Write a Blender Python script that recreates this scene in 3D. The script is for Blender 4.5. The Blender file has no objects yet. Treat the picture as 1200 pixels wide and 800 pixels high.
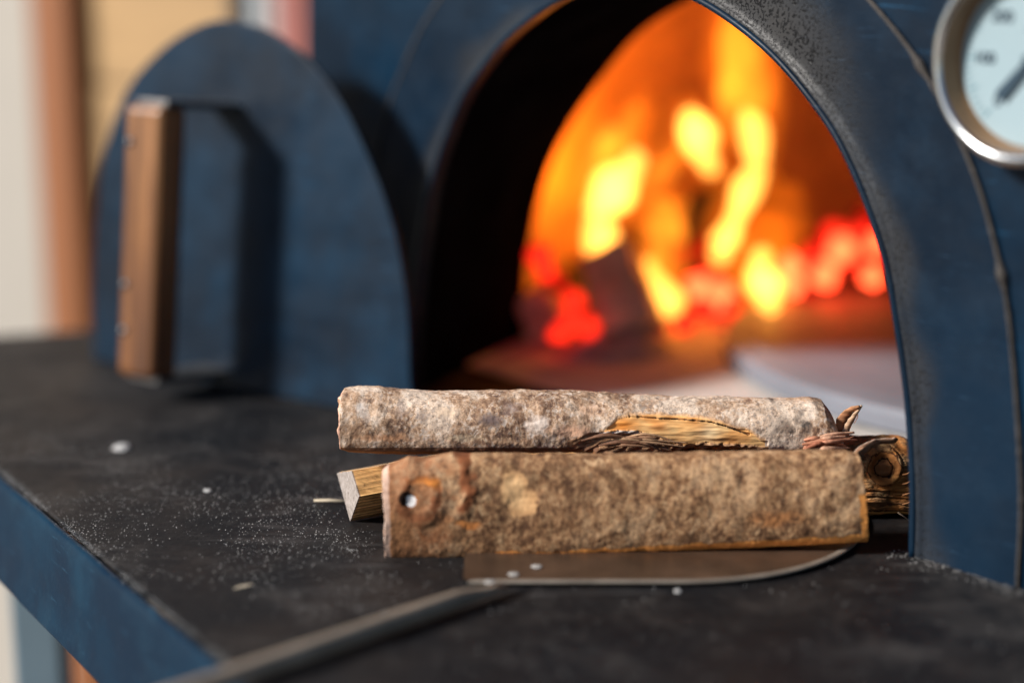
import bpy, bmesh, math, random
import numpy as np
from mathutils import Vector, noise, Matrix
random.seed(7); rng = np.random.default_rng(7)
S = bpy.context.scene; C = S.collection
R_ = math.radians
# ------------------------------------------------------------------ camera geometry (for measuring real positions)
FP = 2125.0; PITCH = R_(12.6); CH = .315
cF = Vector((0, math.cos(PITCH), -math.sin(PITCH))); cU = Vector((0, math.sin(PITCH), math.cos(PITCH)))
cR = Vector((1, 0, 0)); cC = Vector((0, 0, CH))
def ray(x, y): return cR*((x-600)/FP)+cF+cU*((400-y)/FP)
def G(x, y, z=0.0):
    d = ray(x, y); return cC+d*((z-CH)/d.z)
def P(x, y, dep): return cC+ray(x, y)*dep
OV = Vector((0.07165, 1.07115, 0)); TH = R_(50.914)
EX = Vector((math.cos(TH), -math.sin(TH), 0)); EY = Vector((math.sin(TH), math.cos(TH), 0))
def loc(p): q = p-OV; return Vector((q.dot(EX), q.dot(EY), q.z))

# ------------------------------------------------------------------ helpers
def mesh_obj(name, verts, faces, mat, parent=None, smooth=True, col=None, attr=None):
    me = bpy.data.meshes.new(name)
    me.from_pydata([tuple(v) for v in verts], [], faces)
    me.update()
    bm = bmesh.new(); bm.from_mesh(me); bmesh.ops.recalc_face_normals(bm, faces=bm.faces); bm.to_mesh(me); bm.free()
    if smooth: me.polygons.foreach_set('use_smooth', [True]*len(me.polygons))
    if col is not None:
        a = me.color_attributes.new('tint', 'FLOAT_COLOR', 'POINT')
        a.data.foreach_set('color', np.asarray(col, dtype=np.float32).ravel())
    if attr is not None:
        for k, v in attr.items():
            a = me.attributes.new(k, 'FLOAT', 'POINT'); a.data.foreach_set('value', np.asarray(v, dtype=np.float32))
    if mat: me.materials.append(mat)
    o = bpy.data.objects.new(name, me); C.objects.link(o)
    if parent: o.parent = parent
    return o
def empty(name, p, rz=0):
    o = bpy.data.objects.new(name, None); C.objects.link(o); o.location = p; o.rotation_euler = (0, 0, rz)
    o.empty_display_size = .02
    return o
def tag(o, label=None, cat=None, group=None, kind=None):
    if label: o['label'] = label
    if cat: o['category'] = cat
    if group: o['group'] = group
    if kind: o['kind'] = kind
    return o
def bevel(o, w, seg=3, ang=40):
    m = o.modifiers.new('bevel', 'BEVEL'); m.width = w; m.segments = seg; m.limit_method = 'ANGLE'; m.angle_limit = R_(ang)
    return o
def box_vf(cx, cy, cz, sx, sy, sz):
    v = [(cx+i*sx/2, cy+j*sy/2, cz+k*sz/2) for i in (-1, 1) for j in (-1, 1) for k in (-1, 1)]
    f = [(0,1,3,2),(4,6,7,5),(0,4,5,1),(2,3,7,6),(0,2,6,4),(1,5,7,3)]
    return v, f
def box(name, c, s, mat, parent=None, bw=.001, rot=None):
    v, f = box_vf(0, 0, 0, *s)
    o = mesh_obj(name, v, f, mat, parent, smooth=False); o.location = c
    if rot: o.rotation_euler = rot
    if bw: bevel(o, bw)
    return o
def prism_xz(outline, y0, y1):
    "closed outline in x,z extruded in y"
    n = len(outline)
    v = [(x, y0, z) for x, z in outline]+[(x, y1, z) for x, z in outline]
    f = [tuple(range(n)), tuple(range(2*n-1, n-1, -1))]+[(i, (i+1) % n, n+(i+1) % n, n+i) for i in range(n)]
    return v, f
def tube(path, rad, seg=12, cap=True):
    n = len(path); v = []; f = []
    if not hasattr(rad, '__len__'): rad = [rad]*n
    up = Vector((0.13, .21, .97)).normalized()
    for i, p in enumerate(path):
        t = (Vector(path[min(i+1, n-1)])-Vector(path[max(i-1, 0)])).normalized()
        a = t.cross(up)
        if a.length < 1e-4: a = t.cross(Vector((1, 0, 0)))
        a.normalize(); b = a.cross(t)
        for k in range(seg):
            w = 2*math.pi*k/seg
            v.append(Vector(p)+(a*math.cos(w)+b*math.sin(w))*rad[i])
    for i in range(n-1):
        for k in range(seg):
            f.append((i*seg+k, i*seg+(k+1) % seg, (i+1)*seg+(k+1) % seg, (i+1)*seg+k))
    if cap:
        f.append(tuple(range(seg))); f.append(tuple((n-1)*seg+k for k in reversed(range(seg))))
    return v, f
def smoothpath(pts, n):
    "catmull-rom through tuples of any width"
    P_ = [np.array(p, float) for p in pts]; P_ = [2*P_[0]-P_[1]]+P_+[2*P_[-1]-P_[-2]]
    out = []; m = len(P_)-3
    for i in range(n):
        t = i/(n-1)*m; k = min(int(t), m-1); u = t-k
        a, b, c, d = P_[k:k+4]
        out.append(.5*((2*b)+(-a+c)*u+(2*a-5*b+4*c-d)*u*u+(-a+3*b-3*c+d)*u**3))
    return out
def sstep(a, b, x):
    if a == b: return 1.0 if x >= b else 0.0
    t = max(0., min(1., (x-a)/(b-a))); return t*t*(3-2*t)
def fbm(x, y, z, o=4): return noise.fractal((x, y, z), 1.0, 2.0, o)

# ------------------------------------------------------------------ materials
class NB:
    def __init__(s, name):
        s.m = bpy.data.materials.new(name); s.m.use_nodes = True; s.t = s.m.node_tree; s.t.nodes.clear()
        s.out = s.n('ShaderNodeOutputMaterial')
        s.co = s.n('ShaderNodeTexCoord')
    def n(s, ty, **kw):
        a = s.t.nodes.new(ty)
        for k, v in kw.items(): setattr(a, k, v)
        return a
    def l(s, a, b): s.t.links.new(a, b)
    def map(s, scale=(1, 1, 1), src=None, rot=(0, 0, 0)):
        m = s.n('ShaderNodeMapping'); m.inputs['Scale'].default_value = scale; m.inputs['Rotation'].default_value = rot
        s.l(src or s.co.outputs['Object'], m.inputs['Vector']); return m.outputs[0]
    def noise(s, scale, det=4, rough=.55, vec=None, dist=0):
        a = s.n('ShaderNodeTexNoise'); a.inputs['Scale'].default_value = scale; a.inputs['Detail'].default_value = det
        a.inputs['Roughness'].default_value = rough; a.inputs['Distortion'].default_value = dist
        s.l(vec or s.co.outputs['Object'], a.inputs['Vector']); return a.outputs['Fac']
    def voro(s, scale, vec=None, feat='F1'):
        a = s.n('ShaderNodeTexVoronoi', feature=feat); a.inputs['Scale'].default_value = scale
        s.l(vec or s.co.outputs['Object'], a.inputs['Vector']); return a.outputs['Distance']
    def ramp(s, fac, stops, interp='LINEAR'):
        a = s.n('ShaderNodeValToRGB'); a.color_ramp.interpolation = interp
        e = a.color_ramp.elements
        while len(e) < len(stops): e.new(.5)
        for i, (p, c) in enumerate(stops):
            e[i].position = p
            c = (c, c, c) if not hasattr(c, '__len__') else c
            e[i].color = (*c, 1)
        s.l(fac, a.inputs[0]); return a.outputs[0]
    def mix(s, fac, a, b, mode='MIX'):
        m = s.n('ShaderNodeMix', data_type='RGBA', blend_type=mode)
        for sock, v in ((m.inputs[0], fac), (m.inputs[6], a), (m.inputs[7], b)):
            if isinstance(v, bpy.types.NodeSocket): s.l(v, sock)
            elif hasattr(v, '__len__'): sock.default_value = (*v, 1)
            else: sock.default_value = v
        return m.outputs[2]
    def math(s, op, a, b=0.0, c=None):
        m = s.n('ShaderNodeMath', operation=op)
        for i, v in enumerate((a, b) if c is None else (a, b, c)):
            if isinstance(v, bpy.types.NodeSocket): s.l(v, m.inputs[i])
            else: m.inputs[i].default_value = v
        return m.outputs[0]
    def attr(s, name, out='Fac'):
        a = s.n('ShaderNodeAttribute'); a.attribute_name = name; return a.outputs[out]
    def bsdf(s, color, rough=.5, metal=0, spec=.5, bump=None, bdist=.001, bstr=1.0, coat=0):
        b = s.n('ShaderNodeBsdfPrincipled')
        for k, v in (('Base Color', color), ('Roughness', rough), ('Metallic', metal), ('Specular IOR Level', spec), ('Coat Weight', coat)):
            if isinstance(v, bpy.types.NodeSocket): s.l(v, b.inputs[k])
            elif hasattr(v, '__len__'): b.inputs[k].default_value = (*v, 1)
            else: b.inputs[k].default_value = v
        if bump is not None:
            bp = s.n('ShaderNodeBump'); bp.inputs['Distance'].default_value = bdist; bp.inputs['Strength'].default_value = bstr
            s.l(bump, bp.inputs['Height']); s.l(bp.outputs[0], b.inputs['Normal'])
        s.l(b.outputs[0], s.out.inputs['Surface']); s.b = b
        return s.m

def steel_paint(name, base, dark, light, rough=.42, soot=False):
    b = NB(name)
    big = b.noise(7, 5, .62); fine = b.noise(420, 3, .6)
    c = b.mix(b.ramp(big, [(.42, 0), (.58, 1)]), dark, base)
    c = b.mix(b.math('MULTIPLY', b.ramp(b.noise(26, 6, .7), [(.52, 0), (.75, 1)]), .45), c, light)
    # scratches and rubbed marks
    sc = b.noise(30, 5, .75, b.map((1, 1, 14), rot=(.3, .5, .2)))
    c = b.mix(b.math('MULTIPLY', b.ramp(sc, [(.62, 0), (.70, 1)]), .5), c, tuple(min(1, x*2.4+.01) for x in light))
    dust = b.noise(900, 2, .5)
    c = b.mix(b.math('MULTIPLY', b.ramp(dust, [(.62, 0), (.72, 1)]), .2), c, tuple(x*1.5+.006 for x in light))
    r = b.ramp(b.noise(38, 5, .6), [(.3, rough-.08), (.7, rough+.12)])
    h = b.math('ADD', b.math('MULTIPLY', fine, .5), b.noise(60, 3))
    if soot:
        s_ = b.attr('soot')
        dots = b.ramp(b.noise(650, 2, .6), [(.42, 1), (.47, 0)])
        big_d = b.ramp(b.noise(300, 2, .5), [(.33, 1), (.38, 0)])
        c = b.mix(b.math('MULTIPLY', s_, .85), c, (.045, .042, .040))
        sp = b.math('MULTIPLY', s_, b.math('MAXIMUM', dots, big_d))
        c = b.mix(b.math('MINIMUM', b.math('MULTIPLY', sp, 1.4), 1.0), c, (.006, .006, .007))
        h = b.math('SUBTRACT', h, sp)
    return b.bsdf(c, r, 0, .17, h, .0004, .5)
M = {}
M['blue'] = steel_paint('blue painted steel', (.0012, .017, .040), (.0006, .0075, .019), (.004, .036, .078))
M['band'] = steel_paint('blue steel arch', (.003, .014, .031), (.0015, .008, .019), (.009, .027, .052), .4, soot=True)
M['edge'] = steel_paint('blue steel table skirt', (.001, .022, .048), (.0005, .012, .030), (.010, .042, .072), .42)
def m_top():
    b = NB('blackened steel table top')
    n1 = b.noise(7, 6, .62); n2 = b.noise(160, 5, .7); n3 = b.noise(900, 3, .7)
    c = b.ramp(n1, [(.36, (.003, .004, .006)), (.5, (.0075, .007, .008)), (.64, (.020, .015, .013))])
    c = b.mix(b.ramp(n2, [(.5, 0), (.75, .6)]), c, (.026, .024, .024))
    v = b.voro(900)
    spark = b.math('MULTIPLY', b.ramp(v, [(.0, 1), (.22, 0)]), b.ramp(b.noise(40, 4, .7), [(.5, 0), (.66, 1)]))
    d1 = b.noise(16, 6, .7, None, 1.0)
    c = b.mix(b.math('MULTIPLY', b.ramp(d1, [(.50, 0), (.68, 1)]), .55), c, (.052, .046, .043))
    smr = b.noise(10, 5, .7, b.map((1, 5, 1), rot=(0, 0, .6)), .6)
    c = b.mix(b.math('MULTIPLY', b.ramp(smr, [(.56, 0), (.66, 1)]), .4), c, (.07, .064, .062))
    r = b.ramp(b.noise(22, 5, .7), [(.3, .48), (.7, .7)])
    h = b.math('ADD', n2, b.math('MULTIPLY', n3, .6))
    return b.bsdf(c, r, 0, .22, h, .0005, .7)
M['top'] = m_top()
def simple(name, col, rough=.6, metal=0, var=.25, scale=30, bd=.0005, stretch=(1, 1, 1), spec=.5):
    b = NB(name); v = b.map(stretch)
    n = b.noise(scale, 5, .6, v)
    c = b.mix(b.ramp(n, [(.3, 0), (.7, 1)]), tuple(x*(1-var) for x in col), tuple(min(1, x*(1+var)) for x in col))
    return b.bsdf(c, rough, metal, spec, b.noise(scale*6, 4, .6, v), bd, .6)
M['soot'] = simple('sooty black iron', (.006, .006, .007), .95, 0, .5, 20, .001, spec=.0)
M['weld'] = simple('weld bead', (.055, .047, .042), .6, .3, .5, 200, .001)
M['brick'] = simple('fire brick', (.55, .30, .13), .9, 0, .35, 24, .002)
M['hearth'] = simple('tan hearth floor', (.50, .47, .44), .85, 0, .3, 18, .001)
M['disc'] = simple('grey baking stone', (.17, .18, .215), .6, 0, .18, 9, .0004)
M['ring'] = simple('brushed steel rim', (.62, .64, .66), .22, 1, .08, 60, .0001)
M['ringin'] = simple('brass toned inner rim', (.22, .125, .06), .45, .25, .2, 40, .0001)
M['rivet'] = simple('dull pale rivet steel', (.42, .40, .38), .5, .2, .1, 60, .0001)
M['face'] = simple('pale dial', (.26, .35, .39), .45, 0, .03, 20, .0)
M['ink'] = simple('dark blue ink', (.01, .035, .06), .5, 0, .1, 20, 0)
M['tickink'] = simple('faded dial ticks', (.10, .22, .27), .5, 0, .1, 20, 0)
M['iron'] = simple('grey worn steel', (.16, .155, .155), .4, .8, .25, 60, .0002)
M['peel'] = simple('brown tarnished steel blade', (.12, .075, .05), .34, .5, .45, 18, .0003, (1, 1, 1))
M['peeledge'] = simple('bright blade edge', (.27, .23, .19), .45, .3, .3, 60, .0002)
M['handlemetal'] = simple('worn grey steel bar', (.30, .24, .185), .42, .2, .35, 30, .0003)
M['flour'] = simple('flour', (.5, .49, .48), .9, 0, .1, 100, .0001)
M['chip'] = simple('pale wood chip', (.62, .52, .38), .8, 0, .2, 200, .0002)
M['ash'] = simple('ash', (.35, .31, .28), .95, 0, .3, 40, .002)
M['char'] = simple('scorched firewood', (.56, .46, .33), .9, 0, .4, 40, .002)
M['blackchar'] = simple('charred wood', (.02, .014, .012), .9, 0, .4, 40, .002)
M['cream'] = simple('cream painted board', (.36, .33, .29), .7, 0, .05, 3, .0005)
M['orange'] = simple('orange stained timber', (.22, .075, .022), .6, 0, .15, 8, .0005, (1, 1, .1))
M['tan'] = simple('pale plank timber', (.38, .235, .105), .65, 0, .16, 5, .0005, (1, 1, 5))
M['white'] = simple('pale grey painted post', (.30, .32, .33), .6, 0, .05, 5, .0002)
M['pinkish'] = simple('pinkish grey board', (.42, .32, .30), .6, 0, .05, 5, .0002)
M['red'] = simple('red painted post', (.25, .075, .06), .6, 0, .15, 5, .0002)
M['darkpole'] = simple('dark pole', (.05, .04, .035), .6, 0, .15, 5, .0002)
M['greyblue'] = simple('grey blue steel leg', (.16, .23, .28), .5, .1, .1, 10, .0002)
M['ground'] = simple('dusty paving', (.20, .17, .15), .9, 0, .2, 3, .003)
def m_bar():
    b = NB('varnished brown hardwood')
    v = b.map((1, 1, .06))
    n = b.noise(90, 6, .6, v, .5)
    c = b.ramp(n, [(.36, (.05, .016, .006)), (.5, (.17, .062, .018)), (.64, (.30, .13, .045))])
    return b.bsdf(c, .35, 0, .5, n, .0004, .6, .3)
M['bar'] = m_bar()

def m_bark(name, grain, patches, fine=420, patchscale=45, bd=.0012, stretch=(1, 1, 1), spot=(.10, .065, .05), hi=(.8, .7, .6), gm=(.2, .85)):
    b = NB(name)
    v = b.map(stretch)
    n1 = b.noise(patchscale, 6, .68, v, .4); n2 = b.noise(fine, 4, .7, v); n3 = b.noise(fine*2.6, 3, .7)
    n4 = b.noise(patchscale*3.2, 5, .7, v, .6)
    cb = b.mix(b.ramp(n4, [(.42, gm[0]), (.58, gm[1])]), b.ramp(n1, patches), b.ramp(n2, grain))
    cb = b.mix(b.math('MULTIPLY', b.ramp(n3, [(.36, 1), (.47, 0)]), .55), cb, spot)
    cb = b.mix(b.math('MULTIPLY', b.ramp(b.noise(fine*.5, 4, .75, v, .8), [(.60, 0), (.66, 1)]), .6), cb, hi)
    cr = b.ramp(b.noise(fine*.28, 5, .75, v, 1.2), [(.37, 1), (.43, 0)])
    cb = b.mix(b.math('MULTIPLY', cr, .5), cb, spot)
    # exposed wood, painted on per vertex; grained along the length
    tint = b.attr('tint', 'Color'); al = b.attr('tint', 'Alpha')
    gr = b.noise(260, 5, .65, b.map((.06, 1, 1)), .3)
    wd = b.mix(1.0, tint, b.ramp(gr, [(.36, (.80, .74, .68)), (.6, (1.2, 1.17, 1.12))]), 'MULTIPLY')
    am = b.math('ADD', al, b.math('MULTIPLY', b.math('SUBTRACT', n2, .5), .55))
    am = b.ramp(am, [(.38, 0), (.62, 1)])
    c = b.mix(am, cb, wd)
    h = b.math('ADD', b.math('ADD', n1, b.math('MULTIPLY', n2, .55)), b.math('MULTIPLY', n3, .25))
    h = b.math('SUBTRACT', b.math('MULTIPLY', h, .8), b.math('MULTIPLY', cr, .25))
    h2 = b.math('MULTIPLY', gr, .4)
    hm = b.n('ShaderNodeMix', data_type='FLOAT'); b.l(am, hm.inputs[0]); b.l(h, hm.inputs[2]); b.l(h2, hm.inputs[3])
    return b.bsdf(c, .82, 0, .25, hm.outputs[0], bd, 1.0)
M['bark_pale'] = m_bark('pale lichened bark',
    [(.41, (.12, .085, .08)), (.455, (.30, .175, .11)), (.495, (.56, .36, .225)), (.54, (.74, .54, .39)), (.60, (.80, .68, .59))],
    [(.42, (.17, .09, .055)), (.47, (.38, .225, .135)), (.52, (.62, .42, .285)), (.58, (.80, .64, .51))], 360, 30, .00036, (1, .8, .8), spot=(.10, .055, .035), hi=(.82, .70, .60), gm=(.12, .62))
M['bark_brown'] = m_bark('mottled brown bark',
    [(.40, (.13, .062, .032)), (.47, (.27, .138, .066)), (.53, (.40, .215, .105)), (.60, (.52, .31, .16))],
    [(.445, (.06, .026, .013)), (.485, (.19, .084, .034)), (.515, (.47, .26, .13)), (.56, (.80, .52, .30))], 240, 26, .00026, (1, 1, .85), spot=(.06, .027, .014), hi=(.78, .50, .28), gm=(.5, 1.0))
M['bark_dark'] = m_bark('dark weathered bark',
    [(.38, (.08, .035, .018)), (.46, (.20, .095, .04)), (.54, (.34, .18, .075)), (.62, (.50, .30, .14))],
    [(.40, (.07, .032, .018)), (.47, (.20, .10, .042)), (.54, (.36, .20, .085)), (.62, (.50, .32, .16))], 300, 30, .0016, (.45, 1, 1.6), spot=(.03, .014, .008), hi=(.6, .4, .2))
def m_split():
    b = NB('split pine')
    tint = b.attr('tint', 'Color')
    gr = b.noise(330, 5, .65, b.map((.04, 1, 1)), .3)
    c = b.mix(1.0, tint, b.ramp(gr, [(.3, (.55, .5, .45)), (.62, (1.15, 1.12, 1.1))]), 'MULTIPLY')
    return b.bsdf(c, .7, 0, .3, gr, .0008, .8)
M['split'] = m_split()
def m_emit(name, col, st, noise_scale=0, dark=(.02, .005, .003)):
    b = NB(name); e = b.n('ShaderNodeEmission')
    e.inputs['Strength'].default_value = st
    if noise_scale:
        n = b.noise(noise_scale, 3, .6)
        b.l(b.mix(b.ramp(n, [(.38, 0), (.58, 1)]), dark, col), e.inputs['Color'])
    else: e.inputs['Color'].default_value = (*col, 1)
    b.l(e.outputs[0], b.out.inputs['Surface']); return b.m
def m_flame(name, col, dens):
    b = NB(name); e = b.n('ShaderNodeEmission')
    e.inputs['Strength'].default_value = dens; e.inputs['Color'].default_value = (*col, 1)
    b.l(e.outputs[0], b.out.inputs['Volume']); return b.m

# ------------------------------------------------------------------ ground and surroundings
gv = [(-30, -30, -.86), (30, -30, -.86), (30, 30, -.86), (-30, 30, -.86)]
tag(mesh_obj('ground', gv, [(0, 1, 2, 3)], M['ground'], smooth=False), kind='structure')
WD = 1.95
WDIR = Vector((math.cos(R_(38)), -math.sin(R_(38)), 0)); WN = Vector((WDIR.y, -WDIR.x, 0))
if WN.y > 0: WN = -WN
WO = P(230, 200, 1.95)
def wallpt(px, off=0):
    d = ray(px, 300); p0 = WO+WN*off; t = (p0-cC).dot(WN)/d.dot(WN); q = cC+d*t; return Vector((q.x, q.y, 0))
def strip(name, x0, x1, mat, lab, cat, off=0, thick=.03, z0=-.86, z1=1.3):
    a = wallpt(x0, off); c = wallpt(x1, off); w = (c-a).length; m_ = (a+c)/2-WN*thick/2
    o = box(name, (m_.x, m_.y, (z0+z1)/2), (w, thick, z1-z0), mat, None, .003, (0, 0, -R_(38)))
    return tag(o, lab, cat)
strip('wall_panel', -420, 52, M['cream'], 'cream painted wall panel left of the orange timber post', 'panel', -.01)
strip('timber_post', 50, 92, M['orange'], 'orange stained timber post between cream panel and plank wall', 'post', .03, .06)
# plank wall: one thing
a = wallpt(92, -.01); c = wallpt(385, -.01); wl = (c-a).length
pv = []; pf = []; z = -.86
while z < 1.3:
    h = .145; v, f = box_vf(0, random.uniform(0, .003), z+h/2, wl, .03, h-.004)
    o_ = len(pv); pv += v; pf += [tuple(i+o_ for i in q) for q in f]; z += h
pw = tag(mesh_obj('plank_wall', pv, pf, M['tan'], smooth=False), 'pale tan timber plank wall behind the round topped oven door', 'wall')
pw.location = ((a+c)/2); pw.rotation_euler = (0, 0, -R_(38))
strip('pole', 275, 287, M['darkpole'], 'thin dark pole behind the top of the oven door', 'pole', .06, .012)
strip('pale_post', 288, 318, M['white'], 'pale grey upright board next to the dark pole', 'board', .05, .03)
strip('pink_board', 319, 335, M['pinkish'], 'pinkish grey upright board between the pale one and the red post', 'board', .045, .03)
strip('red_post', 334, 366, M['red'], 'muted red post against the oven side above the door', 'post', .06, .04)

# ------------------------------------------------------------------ table
tab = empty('work_table', (0, 0, -.86)); tag(tab, 'blackened steel topped work table with blue painted skirt under the oven', 'table')
E0 = G(0, 550); E1 = G(257, 767); ed = (E1-E0).normalized()
back_l = E0-ed*.405; near = E1+ed*.75
en = Vector((ed.y, -ed.x, 0))      # outward (to the left/front)
if en.x > 0: en = -en
bd_ = Vector((1, .04, 0)).normalized()
NX = 90
far_r = back_l+Vector((1.75, .55, 0)); near_r = near+Vector((1.5, 1.0, 0))
c4 = [back_l, near, near_r, far_r]
v = [(p.x, p.y, 0.86) for p in c4]+[(p.x, p.y, .86-.004) for p in c4]
f = [(0, 1, 2, 3), (7, 6, 5, 4)]+[(i, i+4, (i+1) % 4+4, (i+1) % 4) for i in range(4)]
bevel(mesh_obj('table_top', v, f, M['top'], tab, smooth=False), .0012)
# skirt: folded angle along the left edge, leaning slightly outwards, with a rounded fold
def skirt(A_, B_, n_):
    prof = [(-.001, -.0042), (.0035, -.0042+.0042), (.0062, -.0012), (.0085, -.006), (.0105, -.030), (.013, -.052), (.0145, -.0575), (.012, -.060), (.004, -.060), (.004, -.056), (.008, -.050), (.004, -.006)]
    v = []; f = []; N = 60; L_ = (B_-A_).length; d_ = (B_-A_).normalized()
    for i in range(N+1):
        b_ = A_+d_*L_*i/N
        for o, z in prof:
            w = .0004*noise.noise((i*.8, o*90, z*30))
            p = b_+n_*(o+w); v.append((p.x, p.y, .86+z))
    m = len(prof)
    for i in range(N):
        for k in range(m): f.append((i*m+k, i*m+(k+1) % m, (i+1)*m+(k+1) % m, (i+1)*m+k))
    f.append(tuple(range(m))); f.append(tuple(N*m+k for k in reversed(range(m))))
    return v, f
v, f = skirt(back_l, near, en)
sk = mesh_obj('skirt', v, f, M['edge'], tab); bevel(sk, .0012, 2, 30)
lp = P(48, 720, 1.33)
for q in (Vector((lp.x, lp.y, 0)), near+Vector((.12, .06, 0)), near_r+Vector((-.15, 0, 0)), far_r+Vector((-.1, -.1, 0))):
    box('leg', (q.x, q.y, .425), (.035, .035, .85), M['greyblue'], tab, .003)

# ------------------------------------------------------------------ oven
ov = empty('pizza_oven', OV, -TH); tag(ov, 'dark blue steel wood fired pizza oven with arched mouth and fire burning inside', 'oven')
inner = [(.2215, 0), (.2195, .04), (.214, .08), (.206, .115), (.193, .158), (.168, .2015), (.143, .229), (.105, .2575), (.053, .281), (0, .2885)]
def arch(pts, n=64):
    full = [p for p in pts]+[(-x, z) for x, z in reversed(pts[:-1])]
    return [tuple(p) for p in smoothpath(full, n)]
outer = [(.285, 0), (.2835, .05), (.275, .11), (.266, .151), (.249, .195), (.228, .2285), (.196, .266), (.14, .307), (.07, .334), (0, .343)]
NA = 161
IN = arch(inner, NA); OU = arch(outer, NA)
rear = [(.302, 0), (.3015, .04), (.296, .075), (.279, .128), (.25, .175), (.198, .228), (.162, .2545), (.11, .277), (.055, .292), (0, .297)]
RE = arch(rear, NA)
# arch band with a rounded inner lip
prof = [(.0, .006), (-.0006, .001), (.0, -.0012), (.02, -.0030), (.045, -.0035), (.07, -.0032), (.10, -.0024)]+[(t, -.0020) for t in np.linspace(.14, 1, 16)]
v = []; f = []; so = []
for i in range(NA):
    for t, y in prof:
        x = IN[i][0]*(1-t)+OU[i][0]*t; z = max(0, IN[i][1]*(1-t)+OU[i][1]*t)
        wob = .0005*noise.noise((x*30, z*30, 0))
        v.append((x, y+wob-(.0012*math.exp(-((t-.03)/.03)**2)), z))
        ang = math.atan2(z-.03, x)
        up = sstep(.62, 1.15, ang)*(1-sstep(1.4, 1.9, ang))
        nn = noise.noise((x*18, z*18, 3))*.25
        so.append(max(0, min(1, max(up*(1-sstep(.25, .95, t+.35*(1-up)+nn)), .55*(1-sstep(.0, .30, t+nn*1.5))))))
m = len(prof)
for i in range(NA-1):
    for k in range(m-1): f.append((i*m+k, i*m+k+1, (i+1)*m+k+1, (i+1)*m+k))
mesh_obj('arch_band', v, f, M['band'], ov, attr={'soot': so})
# tunnel lining
v = []; f = []
NT = 14
for i in range(NA):
    for k in range(NT+1):
        t = k/NT; te = t
        v.append((IN[i][0]*(1-te)+RE[i][0]*te, .005+t*.159, max(0.0, IN[i][1]*(1-te)+RE[i][1]*te)))
for i in range(NA-1):
    for k in range(NT): q = i*(NT+1)+k; f.append((q, q+1, q+NT+2, q+NT+1))
mesh_obj('mouth_lining', v, f, M['soot'], ov)
# body: front panel with arch cut-out, side shell, vaulted top
BL, BR, BT, BD = -.352, .44, .43, .96
def body_outline(n=NA):
    out = []
    for i in range(n):
        a_ = math.pi*i/(n-1)
        # from right foot round to left foot
        if i == 0: out.append((BR, 0)); continue
        if i == n-1: out.append((BL, 0)); continue
        cx = (BL+BR)/2; c_, s_ = math.cos(a_), math.sin(a_)
        ex = .32
        x = cx+(BR-BL)/2*math.copysign(abs(c_)**ex, c_); z = BT*abs(s_)**ex
        out.append((x, z))
    return out
BO = body_outline()
v = []; f = []; K = 8
for i in range(NA):
    for k in range(K+1):
        t = k/K; v.append((OU[i][0]*(1-t)+BO[i][0]*t, 0, OU[i][1]*(1-t)+BO[i][1]*t))
for i in range(NA-1):
    for k in range(K): q = i*(K+1)+k; f.append((q, q+1, q+K+2, q+K+1))
b0 = len(v)
for i in range(NA): v.append((BO[i][0]*1.36, .13, BO[i][1]*1.04))
for i in range(NA): v.append((BO[i][0]*1.36, BD, BO[i][1]*1.04))
for i in range(NA-1):
    f.append((i*(K+1)+K, b0+i, b0+i+1, (i+1)*(K+1)+K)); f.append((b0+i, b0+NA+i, b0+NA+i+1, b0+i+1))
f.append(tuple(b0+NA+i for i in range(NA)))
mesh_obj('body', v, f, M['blue'], ov, smooth=False)
# weld bead following the outer seam
path = []; rad = []
for i in range(NA*3-2):
    j = min(i//3, NA-2); t = (i-3*j)/3
    x = OU[j][0]*(1-t)+OU[j+1][0]*t; z = OU[j][1]*(1-t)+OU[j+1][1]*t
    path.append((x, -.0018, max(z, .0))); r = .0011+.0004*noise.noise((i*.9, 0, 0))
    for lx, lz in ((.266, .155), (.208, .251)):
        r += .0019*math.exp(-(((x-lx)**2+(z-lz)**2)/.005**2))
    rad.append(max(.0006, r))
v, f = tube(path, rad, 8); mesh_obj('weld_seam', v, f, M['weld'], ov)
v, f = tube([(x, -.0035, z) for x, z in IN], .0022, 8); mesh_obj('mouth_rim', v, f, M['band'], ov, attr={'soot': [0]*(NA*8)})
# chamber dome (walls bow outwards, close at the back)
v = []; f = []
CX, CY, RX, RY, RZ = .0, .45, .44, .45, .37
NU, NV = 72, 22
for i in range(NU+1):
    u = -math.pi/2-math.pi*1.0+2*math.pi*i/NU
    for k in range(NV+1):
        w = k/NV*math.pi/2
        r = math.cos(w)**.6; zz = math.sin(w)
        wob = 1+.012*noise.noise((u*5, w*5, 0))
        v.append((CX+RX*r*math.cos(u)*wob, CY+RY*r*math.sin(u)*wob, RZ*zz*wob))
for i in range(NU):
    for k in range(NV):
        q = i*(NV+1)+k
        c_ = [v[j] for j in (q, q+1, q+NV+2, q+NV+1)]
        if all(p[1] < .168 for p in c_): continue
        f.append((q, q+1, q+NV+2, q+NV+1))
mesh_obj('fire_chamber', v, f, M['brick'], ov)
v = []; f = []
for k_ in (1.0, 1.3, 1.6):
    for x, z in RE: v.append((x*k_, .166, z*k_))
for j in range(2):
    for i in range(NA-1): q = j*NA+i; f.append((q, q+1, q+NA+1, q+NA))
mesh_obj('chamber_front', v, f, M['soot'], ov, smooth=False)
# hearth floor
v, f = prism_xz([(-.22, 0.0015), (.22, 0.0015), (.22, .004), (-.22, .004)], .006, .03)
hv = [(-.255, .07), (.255, .07), (.30, .165), (.41, .35), (.42, .6), (.3, .85), (-.3, .85), (-.42, .6), (-.41, .35), (-.30, .165)]
v = [(x, y, .0035) for x, y in hv]; mesh_obj('hearth_floor', v, [tuple(range(len(v)))], M['hearth'], ov, smooth=False)

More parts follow.
